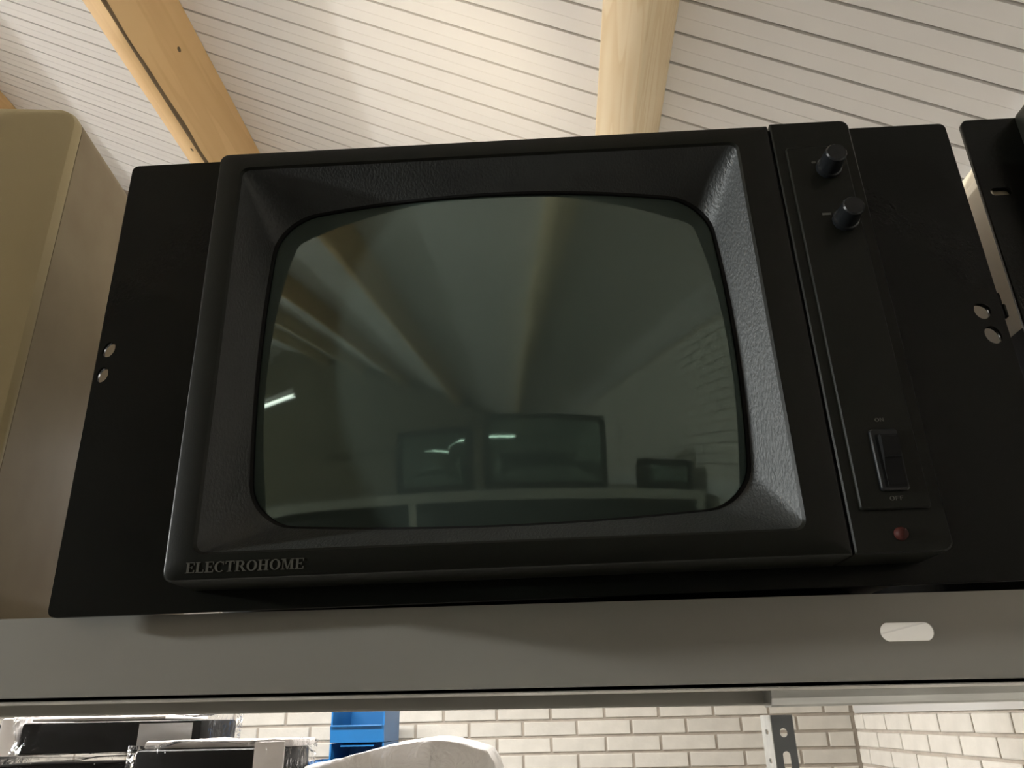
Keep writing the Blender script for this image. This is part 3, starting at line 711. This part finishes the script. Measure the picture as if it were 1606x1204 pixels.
# blue storage bins on a wall shelf
ws = thing('wall_shelf', 'small steel wall shelf under the blue bins, below the picture', 'shelf', (-.8, WY, -.478))
B(-.25, .35, -.40, -.012, -.02, 0, 'shelf_board', M['board'], ws)
for bx in (-.2, .25): B(bx-.01, bx+.01, -.35, -.012, -.20, -.02, 'bracket', M['galv'], ws, bev=.002)
def bin_(name, label, x0, x1, yf, yb, z0, h, group=None):
    t = thing(name, label, 'bin', ((x0+x1)/2, (yf+yb)/2, z0), group=group)
    hx, hy = (x1-x0)/2, (yb-yf)/2; th = .006
    for s in (-1, 1):
        bm = bmesh.new(); a = s*hx; b = s*(hx-th)
        prof = [(-hy, 0), (hy, 0), (hy, h), (-hy-.002, h), (-hy-.002, h*.44), (-hy-.012, h*.42)]
        loft(bm, [[(a, y_, z_) for y_, z_ in prof], [(b, y_, z_) for y_, z_ in prof]], True, True); finish(bm, 'side_panel', M['blue'], t)
    B(-hx+th, hx-th, hy-th, hy, 0, h, 'back_panel', M['blue'], t)
    B(-hx+th, hx-th, -hy+th, hy-th, 0, th, 'floor_panel', M['blue'], t)
    bm = bmesh.new(); hexa(bm, [(-hx+th, -hy, 0), (hx-th, -hy, 0), (hx-th, -hy+th, 0), (-hx+th, -hy+th, 0), (-hx+th, -hy-.012, h*.42), (hx-th, -hy-.012, h*.42), (hx-th, -hy-.012+th, h*.42), (-hx+th, -hy-.012+th, h*.42)])
    f = finish(bm, 'front_panel', M['blue'], t)
    B(-hx+th, hx-th, -hy-.022, -hy-.012, h*.40, h*.44, 'lip', M['blue'], t, bev=.002)
    bm = bmesh.new(); hexa(bm, [(-hx*.62, -hy+.004, h-.012), (hx*.62, -hy+.004, h-.012), (hx*.62, -hy+.055, h-.004), (-hx*.62, -hy+.055, h-.004), (-hx*.62, -hy+.004, h-.008), (hx*.62, -hy+.004, h-.008), (hx*.62, -hy+.055, h), (-hx*.62, -hy+.055, h)])
    finish(bm, 'label_ledge', M['blue'], t)
    return t
zz = -.62
labs = ['lowest blue bin of the stack, below the picture', 'blue plastic bin second from below, hidden behind the white bag', 'blue storage bin with a dark opening, just under the topmost bin', 'topmost blue storage bin stacked against the brick wall, meeting the shelf\'s edge', ]
bh = .138
top_z = .005
for i in range(4):
    z0 = -.062+(i-3)*bh
    bin_('storage_bin', ['lowest blue bin of the stack against the brick wall', 'second blue bin from the bottom of the tall stack', 'blue bin directly beneath the topmost bin, dark open front', 'topmost blue bin of the tall stack against the brick wall'][i], -.868, -.664, 3.20, 3.49, z0, bh-.002)
bin_('storage_bin', 'small separate blue bin beside the tall stack', -.975, -.885, 3.25, 3.49, -.477, .10)
bin_('storage_bin', 'small blue bin on top, its rim showing left of the tall stack', -.975, -.885, 3.25, 3.49, -.376, .25)

# ------------------------------------------------------------------ rack across the aisle, mirrored in the screen
rk2 = thing('aisle_rack', 'dark steel rack across the aisle, seen only mirrored in the screen', 'shelf', (0, -1.35, FZ))
B(-2.2, 1.1, -.35, .35, OZ-.02+.0, OZ+.03, 'shelf_board', M['steel'], rk2)
B(-2.2, 1.1, -.35, .35, .55, .58, 'shelf_board', M['steel'], rk2)
B(-2.2, 1.1, -.30, -.28, .03, OZ-.03, 'back_panel', M['blackpanel'], rk2)
B(-2.15, 1.05, -.27, .34, .05, .5, 'closed_box', M['blackpanel'], rk2, bev=.01)
B(-2.15, 1.05, -.27, .34, .60, OZ-.06, 'closed_box', M['blackpanel'], rk2, bev=.01)
for x in (-2.18, -.5, 1.06):
    for y in (-.33, .33): B(x-.02, x+.02, y-.02, y+.02, 0, OZ-.02, 'post', M['steel'], rk2)
for k_, (xa, xb) in enumerate(((-4.6, -2.3), (-7.0, -4.7))):
    t = thing('aisle_rack', 'dark closed rack further along the aisle, only in the screen reflection', 'shelf', ((xa+xb)/2, -1.35, FZ), group='closed racks along the aisle')
    hw = (xb-xa)/2
    B(-hw, hw, -.33, .33, 0.0, OZ-.12, 'cabinet_body', M['blackpanel'], t, bev=.01)
    B(-hw+.02, hw-.02, .331, .345, .10, OZ-.16, 'door', M['steel'], t, bev=.004)
for (x0, x1, hgt, dep) in ((-.62, -.20, .34, .40), (-.14, .52, .40, .5), (.74, 1.08, .17, .35)):
    t = thing('stored_monitor', 'dark boxy monitor on the rack across the aisle, a dim reflection in the screen', 'monitor', ((x0+x1)/2, -1.2, .030), group='monitors mirrored in the screen')
    hx = (x1-x0)/2
    bm = bmesh.new(); P = rrect(-hx, hx, .002, hgt, .01, 4, 4); Pi = rrect(-hx+.03, hx-.03, .03, hgt-.03, .02, 4, 4); Pb = rrect(-hx*.6, hx*.6, .03, hgt*.8, .01, 4, 4)
    loft(bm, [L3(Pb, -dep/2), L3(P, 0), L3(P, .10), L3(Pi, .10), L3(Pi, .09)], True, False); finish(bm, 'casing', M['blackpanel'], t, smooth=.5)
    bm = bmesh.new(); loft(bm, [L3(Pi, .091), L3([(a*.5, hgt/2+(b-hgt/2)*.5) for a, b in Pi], .10)], False, True); finish(bm, 'screen', M['crt'], t, smooth=.8)
